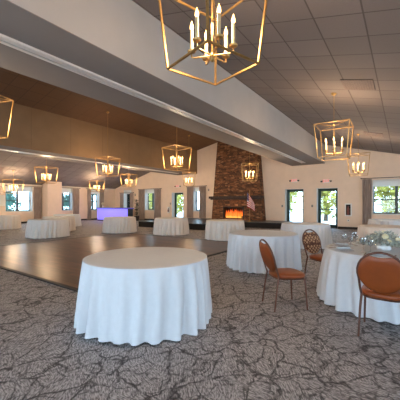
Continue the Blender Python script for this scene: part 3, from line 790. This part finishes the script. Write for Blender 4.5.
plate(-20.0, 2.25, 'small dark wall speaker right of the narrow far-left window', M['black'], .12, .2, 'wall_speaker', 'speaker')
t = thing('white_board', 'blank white panel mounted on the left wall beside the wide window', 'board', (XL+.012, 8.03, 1.66))
MB().box((0, -.72, -.38), (.03, .72, .38)).build('panel', M['shade'], t)
# floor heater below left window
# vents
def vent(x, y, cf, slope, lab, w=.66, l=.66):
    t = thing('ceiling_vent', lab, 'vent', (x, y, cf(x)-.012), 0, 'ceiling air vents'); t.rotation_euler = (0, math.atan(-slope), 0)
    MB().box((-w/2, -l/2, -.004), (w/2, l/2, .01)).build('backing', M['ventdark'], t)
    f = MB()
    for k in range(12): u = -w/2+w*(k+.5)/12; f.box((u-.023, -l/2, -.012), (u+.023, l/2, -.002))
    f.build('grille', M['vent'], t)
vent(-.86, 7.53, CR, -.25, 'square louvred vent in the right ceiling beyond the largest lantern')
vent(-.98, 13.4, CR, -.25, 'distant louvred vent in the right ceiling near the back wall')
vent(-20.3, 7.3, CL, .28, 'louvred vent in the far left ceiling near the photo edge')

# ------------------------------------------------------------------ outdoors
tag(MB().box((-90, -60, -.32), (60, 90, -.30)).build('pavement', M['asphalt']), kind='structure')
def make_tree(seed, leaf, label, group):
    t = thing('tree', label, 'tree', (0, 0, -.3), 0, group)
    rnd = random.Random(seed)
    MB().tube([(0, 0, 0), (.1, 0, 1.2), (0, .1, 2.6), (.1, 0, 4.2)], [.22, .17, .13, .06], 8).build('trunk', M['bark'], t, smooth=True)
    mb = MB()
    blobs = [Vector((rnd.uniform(-1.7, 1.7), rnd.uniform(-1.7, 1.7), rnd.uniform(1.2, 4.8))) for _ in range(18)]
    for c in blobs:
        R = rnd.uniform(.6, 1.1)
        for k in range(120):
            d = Vector((rnd.gauss(0, 1), rnd.gauss(0, 1), rnd.gauss(0, 1))).normalized(); p = c+d*R*rnd.uniform(.6, 1)
            a = Vector((rnd.uniform(-1, 1), rnd.uniform(-1, 1), rnd.uniform(-1, 1))).normalized(); b = a.orthogonal().normalized(); s_ = rnd.uniform(.14, .24)
            mb.add([p-a*s_, p+b*s_*.6, p+a*s_, p-b*s_*.6], [(0, 1, 2, 3)])
    mb.build('foliage', leaf, t); return t
t0 = make_tree(1, M['tree'], 'yellow-green tree outside beyond the back-wall windows and doors', 'trees beyond the back wall')
t1 = make_tree(4, M['tree_teal'], 'deep green tree outside beyond the left-wall windows', 'trees beyond the left wall')
rnd = random.Random(21); first = True
spots = [(-.6, 30.5), (5.6, 29.5), (-6.5, 31.5), (-19.3, 32), (-25.3, 29.5), (-31.3, 33), (-12.3, 34.5), (-38, 36), (-38, 9), (-39, 14.8), (-37, 20.6), (-41, 26.4)]
for i, (x, y) in enumerate(spots):
    c = t0 if i == 0 else (t1 if i == 8 else copy_tree(t0 if i < 8 else t1)); c.location = (x, y, -.3); c.rotation_euler = (0, 0, rnd.uniform(0, 6)); s_ = rnd.uniform(.85, 1.1); c.scale = (s_, s_, s_)

# ------------------------------------------------------------------ light
W = bpy.data.worlds.new('world'); S.world = W; W.use_nodes = True; nt = W.node_tree
bg = nt.nodes['Background']
tc = N(nt, 'ShaderNodeTexCoord'); sp = N(nt, 'ShaderNodeSeparateXYZ'); nt.links.new(tc.outputs['Generated'], sp.inputs[0])
nt.links.new(ramp(nt, sp.outputs[2], [(0, (.58, .82, 1, 1)), (.4, (.45, .72, 1, 1))]), bg.inputs[0]); bg.inputs[1].default_value = 8.0

def portal(loc, rot, sx, sy):
    o = area('window_portal', loc, rot, sx, sy, 1, (1, 1, 1)); o.data.cycles.is_portal = True
def area(name, loc, rot, sx, sy, e, col):
    li = bpy.data.lights.new(name, 'AREA'); li.shape = 'RECTANGLE'; li.size = sx; li.size_y = sy; li.energy = e; li.color = col
    o = bpy.data.objects.new(name, li); COL.objects.link(o); o.location = loc; o.rotation_euler = rot; return o
DAY = (.70, .85, 1)
for a, b in rear_windows: area('window_daylight', ((a+b)/2, YB+.03, 1.4), (PI/2, 0, 0), b-a, 1.9, 98*(b-a)/2.5, DAY)
for a, b in right_windows: area('window_daylight', (XR-.03, (a+b)/2, 1.35), (0, PI/2, 0), 1.65, b-a, 75, DAY)
for a, b in left_windows: portal((XL-.34, (a+b)/2, 1.81), (0, -PI/2, 0), 1.8, b-a)
for a, b in back_windows: portal(((a+b)/2, YW+.34, 1.81), (-PI/2, 0, 0), b-a, 1.8)
for a, b in back_doors: portal(((a+b)/2, YW+.33, 1.18), (-PI/2, 0, 0), b-a, 2.3)

# ------------------------------------------------------------------ camera
cam = bpy.data.cameras.new('camera'); co = bpy.data.objects.new('camera', cam); COL.objects.link(co)
co.location = (0, 0, 1.42); co.rotation_euler = (PI/2, 0, math.radians(35.1))
cam.sensor_width = 36; cam.lens = 36*290/400; cam.shift_y = .01; cam.clip_end = 300
S.camera = co
S.view_settings.view_transform = 'Standard'; S.view_settings.look = 'None'; S.view_settings.gamma = 1; S.view_settings.use_curve_mapping = False
S.view_settings.exposure = 0.1
S.cycles.use_denoising = True
S.cycles.max_bounces = 8; S.cycles.diffuse_bounces = 4; S.cycles.transparent_max_bounces = 16
S.cycles.sample_clamp_indirect = 4
